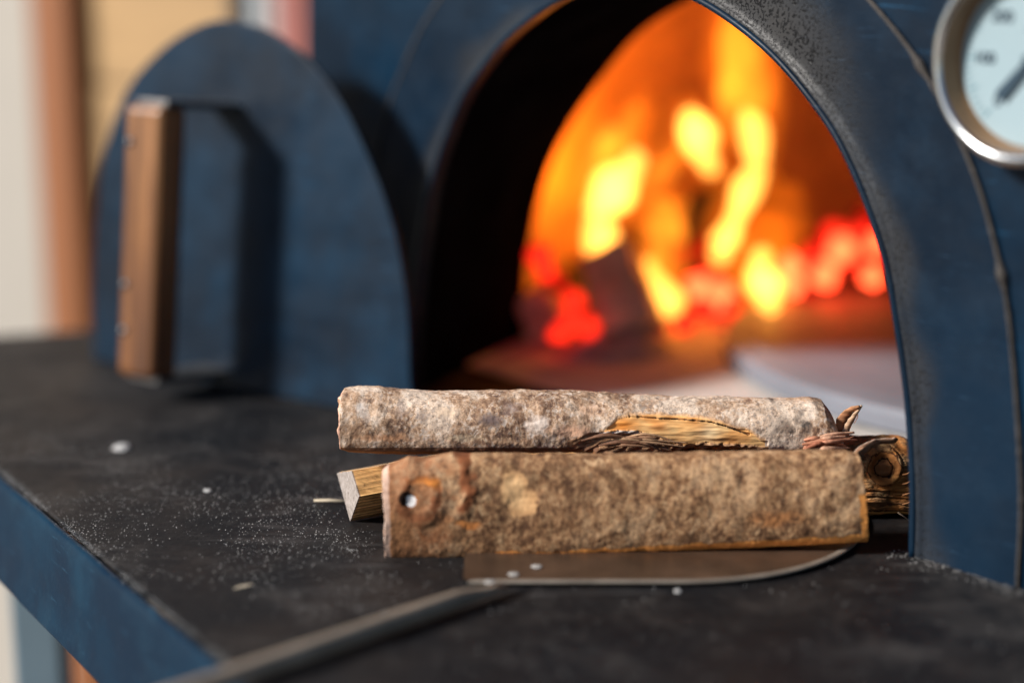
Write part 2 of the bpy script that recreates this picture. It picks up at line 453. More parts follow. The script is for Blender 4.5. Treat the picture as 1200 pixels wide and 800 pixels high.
# baking stone (a round disc lying inside; its own thing)
DR = .30; dc = OV+EX*.05+EY*.46
prof = [(0, .0045), (DR-.004, .0045), (DR, .007), (DR, .017), (DR-.003, .021), (DR-.022, .0235), (DR-.026, .0205), (0, .0205)]
v = []; f = []; NS = 128
for i in range(NS):
    a_ = 2*math.pi*i/NS
    for r, z in prof[1:-1]: v.append((r*math.cos(a_), r*math.sin(a_), z))
m = len(prof)-2
for i in range(NS):
    for k in range(m-1): f.append((i*m+k, i*m+k+1, ((i+1) % NS)*m+k+1, ((i+1) % NS)*m+k))
f.append(tuple(i*m+m-1 for i in range(NS))); f.append(tuple(i*m for i in reversed(range(NS))))
st = mesh_obj('baking_stone', v, f, M['disc'], smooth=False); st.location = (dc.x, dc.y, 0)
tag(st, 'round grey baking stone with pale rim lying inside the oven mouth', 'baking stone')

# ------------------------------------------------------------------ thermometer
TR = .0485
tm = empty('thermometer', OV+EX*.264+Vector((0, 0, .2565)), -TH)
tm.location = P(1192, 72, (P(1192, 72, 1)-cC).length and 0.845)
lt = loc(tm.location)
# slide along the view ray until the rim plane stands 24 mm proud of the panel
d = ray(1192.5, 73); t = ((OV-cC).dot(EY)-.020)/d.dot(EY); cpt = cC+d*t
tm.location = cpt; tag(tm, 'round dial thermometer with steel rim and pale face on the oven front', 'thermometer')
def lathe_y(prof, n=96):
    v = []; f = []
    for i in range(n):
        a_ = 2*math.pi*i/n
        for r, y in prof: v.append((r*math.cos(a_), y, r*math.sin(a_)))
    m = len(prof)
    for i in range(n):
        for k in range(m-1): f.append((i*m+k, i*m+k+1, ((i+1) % n)*m+k+1, ((i+1) % n)*m+k))
    return v, f
v, f = lathe_y([(.0445, .020), (.0455, .003), (TR-.0006, .002), (TR, .0005), (TR-.0008, -.0015), (TR-.0035, -.003), (TR-.0055, -.0024), (TR-.0062, -.0008)])
mesh_obj('rim', v, f, M['ring'], tm)
v, f = lathe_y([(TR-.0062, -.0008), (TR-.0070, .004), (TR-.0075, .0085), (TR-.0085, .0115), (TR-.012, .012)])
mesh_obj('inner_rim', v, f, M['ringin'], tm)
FR = TR-.0086
v, f = lathe_y([(0.0001, .0112), (FR, .0112)]); fc = mesh_obj('dial_face', v, f, M['face'], tm, smooth=False)
tv = []; tf = []
for i in range(51):
    ad = 228-i*4.8; major = i % 10 == 0; mid = i % 5 == 0
    L_ = .0065 if major else (.0055 if mid else .0035); w = .00035 if (major or mid) else .00018
    a_ = R_(ad); er = Vector((math.cos(a_), 0, math.sin(a_))); et = Vector((-math.sin(a_), 0, math.cos(a_)))
    r1 = FR-.002; r0 = r1-L_; b_ = len(tv)
    for r, s in ((r0, -w), (r0, w), (r1, w), (r1, -w)): tv.append(er*r+et*s+Vector((0, .0109, 0)))
    tf.append((b_, b_+1, b_+2, b_+3))
mesh_obj('scale_mark', tv, tf, M['tickink'], tm, smooth=False)
def text_mesh(name, s, size, loc_, mat, parent, rot=(R_(90), 0, 0)):
    cu = bpy.data.curves.new(name, 'FONT'); cu.body = s; cu.size = size; cu.align_x = 'CENTER'; cu.align_y = 'CENTER'; cu.extrude = .00005
    to = bpy.data.objects.new(name, cu); C.objects.link(to)
    dg = bpy.context.evaluated_depsgraph_get(); me = bpy.data.meshes.new_from_object(to.evaluated_get(dg))
    bpy.data.objects.remove(to)
    me.materials.clear(); me.materials.append(mat)
    o = bpy.data.objects.new(name, me); C.objects.link(o); o.parent = parent; o.location = loc_; o.rotation_euler = rot
    return o
for i, s in enumerate(['0', '100', '200', '300', '400', '500']):
    a_ = R_(228-i*48); r = FR-.0135
    text_mesh('numeral', s, .0082, (r*math.cos(a_), .0106, r*math.sin(a_)), M['ink'], tm)
text_mesh('unit_mark', '°C', .007, (0, .0106, .012), M['ink'], tm)
a_ = R_(228); er = Vector((math.cos(a_), 0, math.sin(a_))); et = Vector((-math.sin(a_), 0, math.cos(a_)))
nv = [er*-.012+et*-.0016, er*-.012+et*.0016, er*0+et*.002, er*.0235+et*.0029, er*.0235+et*-.0029, er*0+et*-.002]
nv = [p+Vector((0, .0088, 0)) for p in nv]; nv2 = [p+Vector((0, .0006, 0)) for p in nv]
f = [tuple(range(6)), tuple(range(11, 5, -1))]+[(i, (i+1) % 6, 6+(i+1) % 6, 6+i) for i in range(6)]
mesh_obj('needle', nv+nv2, f, M['ink'], tm, smooth=False)
v, f = lathe_y([(.0001, .0074), (.0030, .0076), (.0036, .0084), (.0036, .0111)], 32); mesh_obj('needle_hub', v, f, M['ink'], tm)

# ------------------------------------------------------------------ oven door standing on the table
DA = R_(36.03); dl = G(110, 421); dr = G(483, 497); dm = (dl+dr)/2
dx = (dr-dl).normalized()
door = empty('oven_door', (dm.x, dm.y, 0.0)); 
LEAN = R_(6)
ux = dx; dn = Vector((dx.y, -dx.x, 0))      # dn: towards the camera
uz = (Vector((0, 0, 1))*math.cos(LEAN)-dn*math.sin(LEAN)); uy = uz.cross(ux)
door.rotation_euler = Matrix((ux, uy, uz)).transposed().to_euler()
tag(door, 'round topped blue steel oven door with wooden bar handle standing on the table', 'oven door')
Mi = door.rotation_euler.to_matrix().inverted()
def dloc(px, py, off):       # point where the view ray meets the plane `off` metres in front of the door
    n_ = uy; d = ray(px, py); p0 = Vector((dm.x, dm.y, 0))-uy*off
    t = ((p0-cC).dot(n_))/d.dot(n_); return Mi @ (cC+d*t-Vector((dm.x, dm.y, 0)))
tr = [(484, 470), (480, 440), (477, 360), (462, 270), (432, 186), (384, 96), (324, 42), (270, 24), (226, 33), (180, 66), (144, 114), (118, 198), (108, 320), (109, 400)]
pts = [dloc(x, y, 0) for x, y in tr]
ol = [(pts[0].x, 0.0)]+[(p.x, max(p.z, .002)) for p in pts]+[(pts[-1].x, 0.0)]
sm = [tuple(q) for q in smoothpath(ol[1:-1], 70)]
outl = [(ol[0][0], .0005)]+[q for q in sm if q[1] > .002]+[(ol[-1][0], .0005)]
v, f = prism_xz(outl, 0, .004)
bevel(mesh_obj('door_panel', v, f, M['blue'], door, smooth=False), .001)
# handle: wooden bar on two steel brackets
h0 = dloc(176, 122, .062); h1 = dloc(166, 440, .062)
hz0, hz1 = h1.z, h0.z; hx = dloc(178, 280, .062).x
hb = empty('tmp', (0, 0, 0)); bpy.data.objects.remove(hb)
bw, bdp = .036, .026
o = box('handle_bar', (hx, -.062, (hz0+hz1)/2), (bw, bdp, hz1-hz0), M['bar'], door, .006)
for z_, nm in ((hz1+.001, 'handle_bracket'), (max(hz0, .006), 'handle_bracket')):
    box(nm, (hx+.004, -.034, z_), (.030, .072, .005), M['iron'], door, .001)
for k in (.93, .55, .12, -.0):
    zz = hz0+(hz1-hz0)*k
for zz in (hz0+(hz1-hz0)*.86, hz0+(hz1-hz0)*.34, hz0+(hz1-hz0)*.17):
    vv, ff = lathe_y([(.0001, -.0022), (.002, -.0018), (.0034, 0), (.0034, .003)], 20)
    o = mesh_obj('screw', vv, ff, M['iron'], door); o.location = (hx-bw*.30, -.062-bdp/2, zz)

# ------------------------------------------------------------------ peel
pc = Vector((.084, .961)); pr = .11; A0 = Vector((-.026, .851))
out = []
rc = .006
for k in range(7):
    a_ = math.pi+math.pi/2*k/6; out.append((A0.x+rc+rc*math.cos(a_), A0.y+rc+rc*math.sin(a_)))
for k in range(81):
    a_ = -math.pi/2+1.5*math.pi*k/80*(1.0)
    if a_ > math.pi: break
    out.append((pc.x+pr*math.cos(a_), pc.y+pr*math.sin(a_)))
n = len(out)
pe = empty('pizza_peel', (pc.x, pc.y, 0)); tag(pe, 'steel turning peel with riveted bar handle lying under the firewood', 'peel')
ce = Vector((pc.x, pc.y))
def ringz(s, z, lift=0): return [((x-ce.x)*s, (y-ce.y)*s, z) for x, y in out]
v = ringz(.0, .0030)[:1]+ringz(.80, .0026)+ringz(.985, .0027)
f = [(0, 1+i, 1+(i+1) % n) for i in range(n)]+[(1+i, 1+n+i, 1+n+(i+1) % n, 1+(i+1) % n) for i in range(n)]
mesh_obj('blade', v, f, M['peel'], pe)
v = ringz(.965, .0028)+ringz(.985, .0030)+ringz(1.0, .0032)+ringz(1.004, .0026)+ringz(1.0, .0018)+ringz(.96, .0014)
f = []
for r in range(5): f += [(r*n+i, (r+1)*n+i, (r+1)*n+i+1, r*n+i+1) for i in range(5, n-1)]
mesh_obj('blade_rim', v, f, M['peeledge'], pe)
r1 = G(574, 679, .004); r3 = G(630, 661, .004); hd = (G(270, 797, .006)-G(588, 690, .0045)); hd.z = 0; hd.normalize()
hs = G(584, 690, .004)
hw = .0040; hn = Vector((-hd.y, hd.x, 0))
v = []; f = []
prof = [(-hw, .0), (-hw*.95, .0035), (-hw*.6, .0055), (hw*.6, .0055), (hw*.95, .0035), (hw, 0), (hw*.9, -.002), (-hw*.9, -.002)]
NH = 60
for i in range(NH+1):
    t = i/NH; dist = -.004+t*.62
    wscale = .75+.25*sstep(0, .08, dist); hh = sstep(.0, .03, dist)
    z0 = .0045+min(dist, .3)*.004
    for o_, z_ in prof:
        p = hs+hd*dist+hn*o_*wscale; v.append((p.x-pc.x, p.y-pc.y, z0+z_*(.35+.65*hh)))
m = len(prof)
for i in range(NH):
    for k in range(m): f.append((i*m+k, i*m+(k+1) % m, (i+1)*m+(k+1) % m, (i+1)*m+k))
f.append(tuple(range(m))); f.append(tuple(NH*m+k for k in reversed(range(m))))
mesh_obj('handle', v, f, M['handlemetal'], pe)
def dome(r, h, n=16):
    v = []; f = []
    for k in range(6):
        a_ = math.pi/2*k/5; rr = r*math.cos(a_)+1e-6
        for i in range(n): v.append((rr*math.cos(2*math.pi*i/n), rr*math.sin(2*math.pi*i/n), h*math.sin(a_)))
    for k in range(5):
        for i in range(n): f.append((k*n+i, k*n+(i+1) % n, (k+1)*n+(i+1) % n, (k+1)*n+i))
    return v, f
for px, py in ((574, 679), (602, 670), (629, 661)):
    q = G(px, py, .004); v, f = dome(.0030, .0006)
    o = mesh_obj('rivet', v, f, M['rivet'], pe); o.location = (q.x-pc.x, q.y-pc.y, .0030)

# ------------------------------------------------------------------ logs
def lin(*c): return tuple(((x/255)/12.92 if x/255 <= .04045 else ((x/255+.055)/1.055)**2.4) for x in c)
def even_angles(sec, NR, wfront=1.8):
    "angles spaced evenly along the section outline, denser on the near side"
    N = 6000; an = [2*math.pi*i/N for i in range(N+1)]; pp = [sec(a_) for a_ in an]; L_ = [0.0]
    for i in range(N):
        w_ = wfront if math.cos(an[i]) < .2 else 1.0
        L_.append(L_[-1]+w_*math.hypot(pp[i+1][0]-pp[i][0], pp[i+1][1]-pp[i][1]))
    return list(np.interp(np.linspace(0, L_[-1], NR, endpoint=False), L_, an))
def sweep_log(name, NX, NR, pos, colf, mat, parent=None, cap=14, capcol=None, cap_bump=.0006, endshape=None):
    "pos(s,a)->(x,y,z); ends closed with concentric rings"
    v = []; col = []; f = []
    def sec(a_):
        q = [pos(t, a_) for t in (.31, .37, .43, .83, .9)]; return sum(p[1] for p in q)/5, sum(p[2] for p in q)/5
    AN = even_angles(sec, NR)
    for i in range(NX+1):
        s = i/NX
        for k in range(NR):
            a_ = AN[k]
            p = pos(s, a_); v.append(p); col.append(colf(s, a_, p))
    for i in range(NX):
        for k in range(NR): f.append((i*NR+k, i*NR+(k+1) % NR, (i+1)*NR+(k+1) % NR, (i+1)*NR+k))
    for end, i0 in ((0, 0), (1, NX*NR)):
        ring = [Vector(v[i0+k]) for k in range(NR)]
        cen = sum(ring, Vector())/NR; prev = [i0+k for k in range(NR)]
        for r in range(1, cap+1):
            t = 1-r/(cap+.0); cur = []
            if r == cap:
                v.append(tuple(cen)); col.append(capcol(end, cen, 0)); ci = len(v)-1
                for k in range(NR): f.append((prev[k], prev[(k+1) % NR], ci))
                break
            for k in range(NR):
                q = cen+(ring[k]-cen)*t
                q.x += cap_bump*fbm(q.y*180, q.z*180, end*7, 4)*(1 if end else -1)
                v.append(tuple(q)); col.append(capcol(end, q, t)); cur.append(len(v)-1)
            for k in range(NR): f.append((prev[k], prev[(k+1) % NR], cur[(k+1) % NR], cur[k]))
            prev = cur
    return mesh_obj(name, v, f, mat, parent, col=col)
def interp(x, pts):
    if x <= pts[0][0]: return pts[0][1]
    for (a, b), (c, d) in zip(pts, pts[1:]):
        if x <= c: return b+(d-b)*(x-a)/(c-a)
    return pts[-1][1]

# --- upper log: pale bark, split flat underneath, torn wound on the right half
UD = .995; upx = UD/FP
ucen = P(690, 493, UD)
u_top = [(400, 462), (404, 456), (420, 454.5), (445, 454.5), (470, 457.5), (500, 459), (560, 460), (600, 459.5), (640, 458), (670, 457.5), (700, 460.5), (760, 463.5), (820, 465.5), (880, 467.5), (930, 468.5), (950, 466.5), (962, 469), (972, 482), (980, 500)]
u_bot = [(400, 521), (410, 526), (450, 528.5), (500, 528.5), (560, 528), (640, 527.5), (690, 527), (720, 529), (750, 532), (800, 529), (860, 527), (900, 525), (950, 526), (980, 524)]
W_top = [(705, 505), (722, 489), (750, 486), (800, 488), (840, 493), (870, 503), (886, 516)]     # upper edge of exposed wood
W_mid = [(662, 517), (690, 507), (720, 503), (742, 504), (765, 510), (782, 517), (800, 521), (815, 519), (850, 519), (886, 522)]   # below: torn hollow
CRK = [(735, 487), (770, 489.5), (800, 491), (830, 494), (850, 500), (872, 508.5)]
def upos(s, a_):
    X = 400+580*s
    # ragged ends
    c, sn = math.cos(a_), math.sin(a_)      # c: -1 = towards camera
    zt = (493-interp(X, u_top))*upx/.976; zb = (493-interp(X, u_bot))*upx/.976
    mid = (zt+zb)/2; hf = (zt-zb)/2
    ry = .0185
    e1 = .85 if sn > 0 else .42
    yy = ry*math.copysign(abs(c)**.9, c)
    zz = mid+hf*math.copysign(abs(sn)**e1, sn)
    # the near side shows lower in the picture: compensate a little
    x = (X-690)*upx
    r = Vector((0, yy, zz-mid)); nrm = r.normalized() if r.length > 1e-6 else Vector((0, 0, 1))
    Y = 493-(zz*.976+(-yy)*.0)*(1/upx)+(-yy)*.25/upx      # approx picture height of this point
    dsp = .0009*fbm(x*28, yy*28, zz*28, 4)+.0004*fbm(x*120, yy*120, zz*120, 4)+.00016*fbm(x*420, yy*420, zz*420, 3)
    # knobs and ridges
    dsp += .0016*math.exp(-((X-645)/34)**2)*(1 if c < .3 else 0)*max(0, 1-abs(Y-505)/30)
    front = c < .25
    if front and 660 < X < 895:
        wt = interp(X, W_top) if X > 700 else 999; wm = interp(X, W_mid)
        n_ = 4*fbm(X*.03, Y*.03, 2, 2)
        if wt < 900 and Y > wt+n_ and Y < wm:                      # exposed smooth wood: bark thickness removed
            dsp = -.0005+.0005*fbm(x*60, 0, zz*350, 3)+.0004*fbm(x*60, zz*60, 3, 2)
        if Y >= wm+n_*.6:                                           # torn hollow with curved fibres
            k_ = sstep(0, 9, Y-wm)
            fib = math.sin((Y*1.1+X*.42+6*fbm(X*.03, Y*.03, 4, 3))*.9)
            amp = sstep(660, 700, X)*(1-sstep(860, 893, X))
            dsp += amp*(-.0034*k_+.0042*sstep(8, 26, Y-wm)+.0007*fib+.0010*fbm(X*.08, Y*.2, 9, 3))
        ck = interp(X, CRK)
        if 735 < X < 874: dsp -= .0016*math.exp(-((Y-ck)/.9)**2)*sstep(-.25, .1, fbm(X*.09, 0, 3, 2))
    if s < .02 or s > .98:
        pass
    r += nrm*dsp
    xr = x+(.0022*fbm(r.y*150, r.z*150, 1, 3)+(.002 if False else 0))*(1 if (s == 0 or s == 1) else 0)
    # left end slants, right end rounds off
    return (xr, r.y, r.z+mid)
OR = lin(246, 205, 145); ORD = lin(228, 158, 88); TORN = lin(196, 156, 122); TORND = lin(112, 78, 56); PINK = lin(214, 176, 150)
UPATCH = [(426, 478, 16, 22, lin(206, 196, 190), .55), (455, 512, 60, 7, lin(188, 140, 106), .55), (470, 478, 10, 26, lin(140, 122, 118), .5), (520, 482, 22, 14, lin(222, 196, 170), .5),
          (545, 512, 40, 8, lin(226, 206, 178), .5), (598, 478, 20, 12, lin(150, 132, 128), .5), (628, 498, 22, 16, lin(226, 212, 204), .6), (690, 480, 26, 12, lin(214, 176, 150), .5), (722, 470, 40, 6, lin(160, 136, 118), .45),
          (590, 516, 30, 6, lin(214, 178, 146), .5), (915, 500, 22, 18, lin(96, 84, 78), .55), (945, 482, 10, 14, lin(214, 200, 190), .5), (890, 482, 14, 12, lin(150, 128, 110), .5), (840, 474, 30, 7, lin(140, 116, 98), .45)]
def ucol(s, a_, p):
    X = 400+580*s; c = math.cos(a_)
    Y = 493-p[2]*.976/upx-p[1]*.25/upx
    n_ = 4*fbm(X*.03, Y*.03, 2, 2)
    col = (.5, .4, .3); al = 0
    if c < .25:
        if 700 < X < 892:
            wt = interp(X, W_top); wm = interp(X, W_mid)
            if Y <= wt+n_: 
                k_ = sstep(9+8*fbm(X*.04, 3, 1, 3), 0, wt+n_-Y); col = lin(226, 182, 140); al = .62*k_
            if wt+n_ < Y < wm+1:
                t = max(0, min(1, .55+.8*fbm(X*.03, Y*.06, 5, 3))); col = tuple(OR[i]*t*1.1+ORD[i]*(1-t) for i in range(3)); al = 1
                for bx, by, sx, sy, cl in ((828, 507, 13, 9, lin(250, 226, 182)), (728, 498, 16, 10, lin(240, 150, 62)), (770, 500, 10, 6, lin(214, 140, 76)), (855, 512, 16, 5, lin(232, 170, 104))):
                    k3 = .85*math.exp(-((X-bx)/sx)**2-((Y-by)/sy)**2); col = tuple(col[i]*(1-k3)+cl[i]*k3 for i in range(3))
                col = tuple(q*(1-.22*sstep(.1, .5, fbm(X*.02, Y*.22, 6, 3))) for q in col)
                ck = interp(X, CRK)
                if 735 < X < 874 and abs(Y-ck) < .8+.1*n_: col = (.05, .028, .016)
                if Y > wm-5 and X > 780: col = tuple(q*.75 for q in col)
        if 664 < X < 896:
            wm = interp(X, W_mid)
            if Y >= wm+n_*.6:
                fib = .5+.5*math.sin((Y*1.1+X*.42+6*fbm(X*.03, Y*.03, 4, 3))*.9)
                t = fib*.6+.4*(.5+.5*fbm(X*.1, Y*.3, 8, 3))
                col = tuple(TORN[i]*t+TORND[i]*(1-t) for i in range(3)); al = 1
                if 700 < X < 745 and Y < wm+4: col = lin(190, 180, 175)
        # pinkish torn bark patches left of the wound
        k_ = math.exp(-((X-668)/42)**2-((Y-505)/13)**2)
        if al == 0 and k_ > .25:
            col = lin(222, 178, 150); al = k_*.62
        if al == 0 and X > 875 and Y < 515:
            col = lin(92, 84, 80); al = .40*sstep(875, 895, X)*(1-sstep(955, 975, X))*(.8+.9*fbm(X*.04, Y*.04, 1, 3))
        for (bx, by, sx, sy, q) in ((575, 492, 26, 14, .62), (497, 488, 14, 16, .5), (760, 472, 30, 4, .45), (610, 500, 10, 12, .3)):
            k2 = math.exp(-((X-bx)/sx)**2-((Y-by)/sy)**2)*q
            if al < k2: al = k2; col = lin(112, 98, 98)
    if al < .35 and c < .6:
        for j, (bx, by, sx, sy, cl, q) in enumerate(UPATCH):
            k2 = math.exp(-(((X+9*fbm(X*.04, Y*.04, j, 3)-bx)/sx)**2+((Y+6*fbm(X*.05, Y*.05, j+9, 3)-by)/sy)**2)**1.5)*q
            if k2 > al: al = k2; col = cl
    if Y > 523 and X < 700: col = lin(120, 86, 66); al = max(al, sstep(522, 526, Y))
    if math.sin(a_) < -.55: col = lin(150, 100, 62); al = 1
    if s < .003: col = lin(214, 170, 150); al = .8
    return (*col, al)
def ucap(end, q, t):
    g = .8+.3*fbm(q.y*400, q.z*400, 0, 3); b_ = lin(200, 160, 130) if end == 0 else lin(150, 118, 96)
    return (*[x*g for x in b_], 1)
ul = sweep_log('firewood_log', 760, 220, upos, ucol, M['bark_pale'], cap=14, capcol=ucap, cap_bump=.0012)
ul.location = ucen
tag(ul, 'pale barked split log with torn orange wound lying on top of the firewood pile', 'log', 'split firewood on the peel')

def strip_mesh(pts, w, th, twist=0, nseg=26, seed=0):
    "thin torn fibre: pts (x,y,z) world, w list or number (width), th thickness"
    path = [Vector(q[:3]) for q in smoothpath([(*p,) for p in pts], nseg)]
    v = []; f = []
    for i, p in enumerate(path):
        t = (path[min(i+1, nseg-1)]-path[max(i-1, 0)]).normalized()
        side = Vector((0, -1, 0)).cross(t); side = side.normalized() if side.length > 1e-3 else Vector((1, 0, 0))
        tw = twist*i/nseg; q = Matrix.Rotation(tw, 3, t); side = q @ side; nr = t.cross(side)
        ww = interp(i/(nseg-1), w) if hasattr(w, '__len__') else w
        for a, b in ((-1, -1), (-.35, -1.2), (.3, -.8), (1, -1), (1, 1), (-1, 1)):
            jj = .15*ww*noise.noise((i*.5, a*3, seed))
            v.append(p+side*(ww*a*.5+jj)+nr*(th*b*.5))
    for i in range(nseg-1):
        for k in range(6): f.append((i*6+k, i*6+(k+1) % 6, (i+1)*6+(k+1) % 6, (i+1)*6+k))
    f.append(tuple(range(6))); f.append(tuple((nseg-1)*6+k for k in reversed(range(6))))
    return v, f
def fibre(parent, pts, w, th, cols, twist=0, seed=0, name='splinter'):
    org = parent.matrix_basis.inverted() if False else None
    v, f = strip_mesh(pts, w, th, twist, 26, seed)
    v = [Vector(q)-parent.location for q in v]
    n_ = len(v)//6; col = []
    for i in range(n_):
        for k in range(6):
            g = .8+.4*noise.noise((i*.7, k*2.3, seed))
            cc = cols[0] if k < 4 else cols[-1]
            col.append((*[x*g for x in cc], 1))
    return mesh_obj(name, v, f, M['split'], parent, smooth=True, col=col)
def PP(l): return [tuple(P(*q)) for q in l]
# upright torn splinters at the right end of the upper log
fibre(ul, PP([(983, 522, .99), (985, 505, .988), (990, 490, .985), (997, 481, .98), (1007, 476, .975)]), [(0, .009), (.5, .0075), (.85, .003), (1, .001)], .0012, (lin(210, 160, 118), lin(176, 124, 88)), .3, 1)
fibre(ul, PP([(990, 520, .985), (992, 503, .984), (999, 490, .98), (1010, 475, .976)]), [(0, .004), (.6, .003), (1, .0008)], .0012, (lin(245, 222, 198), lin(214, 178, 146)), 0, 2)
fibre(ul, PP([(1004, 482, .978), (1005, 488, .978), (1001, 496, .978)]), [(0, .0006), (1, .0002)], .0004, (lin(150, 100, 70),)*2, 0, 3)
for k in range(16):
    x0 = 944+random.uniform(-6, 12); y0 = 522+random.uniform(-7, 6); x1 = x0+random.uniform(30, 60); 
    dpt = .968+random.uniform(0, .016)
    pts = [(x0, y0, dpt), ((x0+x1)/2, y0-random.uniform(0, 6), dpt-.003), (x1, y0-random.uniform(-3, 12), dpt+.002)]
    cc = random.choice([lin(206, 140, 108), lin(180, 112, 84), lin(232, 182, 152), lin(214, 150, 120)])
    fibre(ul, PP(pts), [(0, .0008), (.4, random.uniform(.0018, .0038)), (1, .0005)], .0011, (cc, cc), random.uniform(-.8, .8), k+10)

for k in range(12):
    x0 = random.uniform(668, 735); y0 = random.uniform(514, 524)
    pts = [(x0, y0, .976), (x0+random.uniform(25, 40), y0-random.uniform(-1, 7), .971), (x0+random.uniform(55, 90), y0+random.uniform(2, 11), .975)]
    cc = random.choice([lin(176, 134, 104), lin(206, 166, 130), lin(120, 84, 62), lin(216, 186, 160)])
    fibre(ul, PP(pts), [(0, .0006), (.4, random.uniform(.0012, .0028)), (1, .0004)], .0008, (cc, cc), random.uniform(-1, 1), k+70)
# --- front slab: brown mottled bark, leaning back against the pile
SDp = .947; spx = SDp/FP; scen = P(731, 594, SDp)
sl = None
LEANS = R_(14)
s_top = [(448, 549), (456, 543), (468, 539), (480, 534), (500, 536), (515, 533), (530, 529), (548, 530), (600, 530), (700, 531), (800, 529), (900, 527), (990, 526), (1000, 530), (1004, 560), (1010, 590), (1016, 634)]
s_bot = [(448, 655.5), (460, 657.5), (520, 658), (600, 656.5), (700, 652), (800, 646.5), (900, 641), (1000, 636), (1016, 634.5)]
def spos_base(u, w):
    "u 0..1 along; w 0..1 from bottom to top of the front face -> picture X, Y"
    X = 448+568*u; 
    Yb = interp(X, s_bot); 
    return X, Yb
NSX, NSR = 700, 300
s_len = 568
def slab_pos(s, a_):
    c, sn = math.cos(a_), math.sin(a_)
    # boxy section: front bark face convex, thickness 17 mm
    ex, ey_ = .30, .22
    wz = math.copysign(abs(sn)**ex, sn); wy = math.copysign(abs(c)**.55, c)
    # left end x ~449, right end slants 1002 (top) .. 1016 (bottom)
    xl = 450+1.5*(1-wz)+2.2*fbm(wz*2.2, 0, 5, 4); xr = 1003+6.5*(1-wz)+1.2*fbm(wz*3, 2, 5, 3)
    X = xl+(xr-xl)*s
    Xc = min(max(X, 449), 1001) if wz > 0 else X
    Yt = interp(min(X, 999), s_top)+1.8*fbm(X*.03, 0, 7, 3); Yb = interp(X, s_bot)+.8*fbm(X*.02, 4, 7, 3)
    Ym = (Yt+Yb)/2; hh = (Yb-Yt)/2
    z = (594-Ym+hh*wz)*spx; x = (X-731)*spx
    y = .0085*wy if c > 0 else -.0085*abs(wy)
    # convex bark on the near face
    if c < 0: y -= .0042*(1-wz*wz)
    Y = 594-z/spx
    d = .0009*fbm(x*30, z*34, 1, 4)+.00016*fbm(x*170, z*150, 2, 4)+.00012*fbm(x*480, z*480, 3, 3)
    # burl on the left: ridge arc and knot hole
    if c < 0.2:
        X += 7*fbm(X*.05, Y*.05, 8, 3); Y += 6*fbm(X*.05, Y*.05, 12, 3)
        ridge = math.exp(-((math.hypot((X-492)/1.0, (Y-578)/1.15)-22)/9)**2)*(1-sstep(560, 600, X))
        d += .0012*ridge
        bar_ = math.exp(-((X-(541+9*math.sin((Y-530)*.045)))/9)**2)*sstep(610, 585, Y)
        d += .0015*bar_
        hol = math.exp(-(math.hypot(X-480, Y-579)/7.5)**4); d -= .0009*hol
        d -= .0012*math.exp(-((X-608)/22)**2-((Y-575)/30)**2)
        # wood bevel at the lower edge
        lower = sstep(Yb-9, Yb-3, Y); d -= .0016*lower
    y += -d if c < 0 else d
    if s == 0 or s == 1: x += .0007*fbm(y*200, z*200, 4, 3)
    return (x, y, z)
def slab_col(s, a_, p):
    x, y, z = p; X = 731+x/spx; Y = 594-z/spx; c = math.cos(a_)
    Yb = interp(X, s_bot); n_ = fbm(X*.045, Y*.06, 3, 4)
    col = (.3, .2, .1); al = 0
    def over(cl, k):
        nonlocal col, al
        k = max(0, min(1, k))
        if k <= 0: return
        col = tuple(col[i]*(1-k)+cl[i]*k for i in range(3)) if al > 0 else cl
        al = max(al, k)
    if c < .3:
        X0_, Y0_ = X, Y; X += 9*fbm(X*.045, Y*.045, 8, 4); Y += 8*fbm(X*.045, Y*.045, 12, 4)
        left = 1-sstep(500, 600, X+30*n_)
        over(lin(150, 98, 66), left*.52)
        over(lin(190, 138, 92), .50*math.exp(-((X-460)/30)**2-((Y-615)/30)**2)*1.0)
        over(lin(118, 66, 38), .72*math.exp(-((X-(541+9*math.sin((Y-530)*.045)))/12)**2)*(sstep(614, 588, Y)))
        over(lin(112, 66, 42), .68*math.exp(-((math.hypot((X-492), (Y-578)/1.1)-21)/8)**2))
        over(lin(226, 142, 68), .95*math.exp(-((X-505)/17)**2-((Y-559-(X-505)*-.10)/7.5)**2))
        over(lin(214, 140, 76), .75*math.exp(-((X-548)/22)**2-((Y-608)/7)**2))
        over(lin(132, 84, 54), .62*math.exp(-((X-505)/30)**2-((Y-625)/18)**2))
        pp = math.exp(-(((X-604)/21)**2+((Y-572-(X-604)*.3)/30)**2)**2)
        over(lin(226, 184, 136), 1.05*pp)
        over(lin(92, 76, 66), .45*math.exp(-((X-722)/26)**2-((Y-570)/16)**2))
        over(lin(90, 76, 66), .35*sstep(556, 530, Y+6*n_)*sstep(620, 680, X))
        over(lin(196, 122, 66), .60*math.exp(-((X-905)/60)**2-((Y-600)/20)**2)*.9)
        X, Y = X0_, Y0_
        hol = math.hypot(X-478, Y-577)
        if hol < 9: over(lin(48, 28, 18), 1)
        if math.hypot((X-483), (Y-580)/1.15) < 6.0 and X > 478: col = lin(225, 226, 232); al = 1
        edge = Yb-(15 if X > 560 else 8)-4*n_
        over(lin(236, 160, 88), sstep(edge, edge+3, Y))
        if Y > Yb-1.2: over(lin(170, 98, 50), 1)
    else:
        over(lin(190, 130, 75), 1)
    if math.sin(a_) < -.985: over(lin(196, 128, 66), 1)
    if s < .012 and c < .3: over(lin(205, 175, 160), .9)
    if s > .986+.004*fbm(Y*.09, 2, 2, 3) and Y > 572: over(lin(222, 150, 80), 1)
    return (*col, al)
def slab_cap(end, q, t):
    g = .85+.3*fbm(q.y*400, q.z*400, 0, 3); b_ = lin(212, 196, 190) if end == 0 else lin(218, 150, 84)
    return (*[x*g for x in b_], 1)
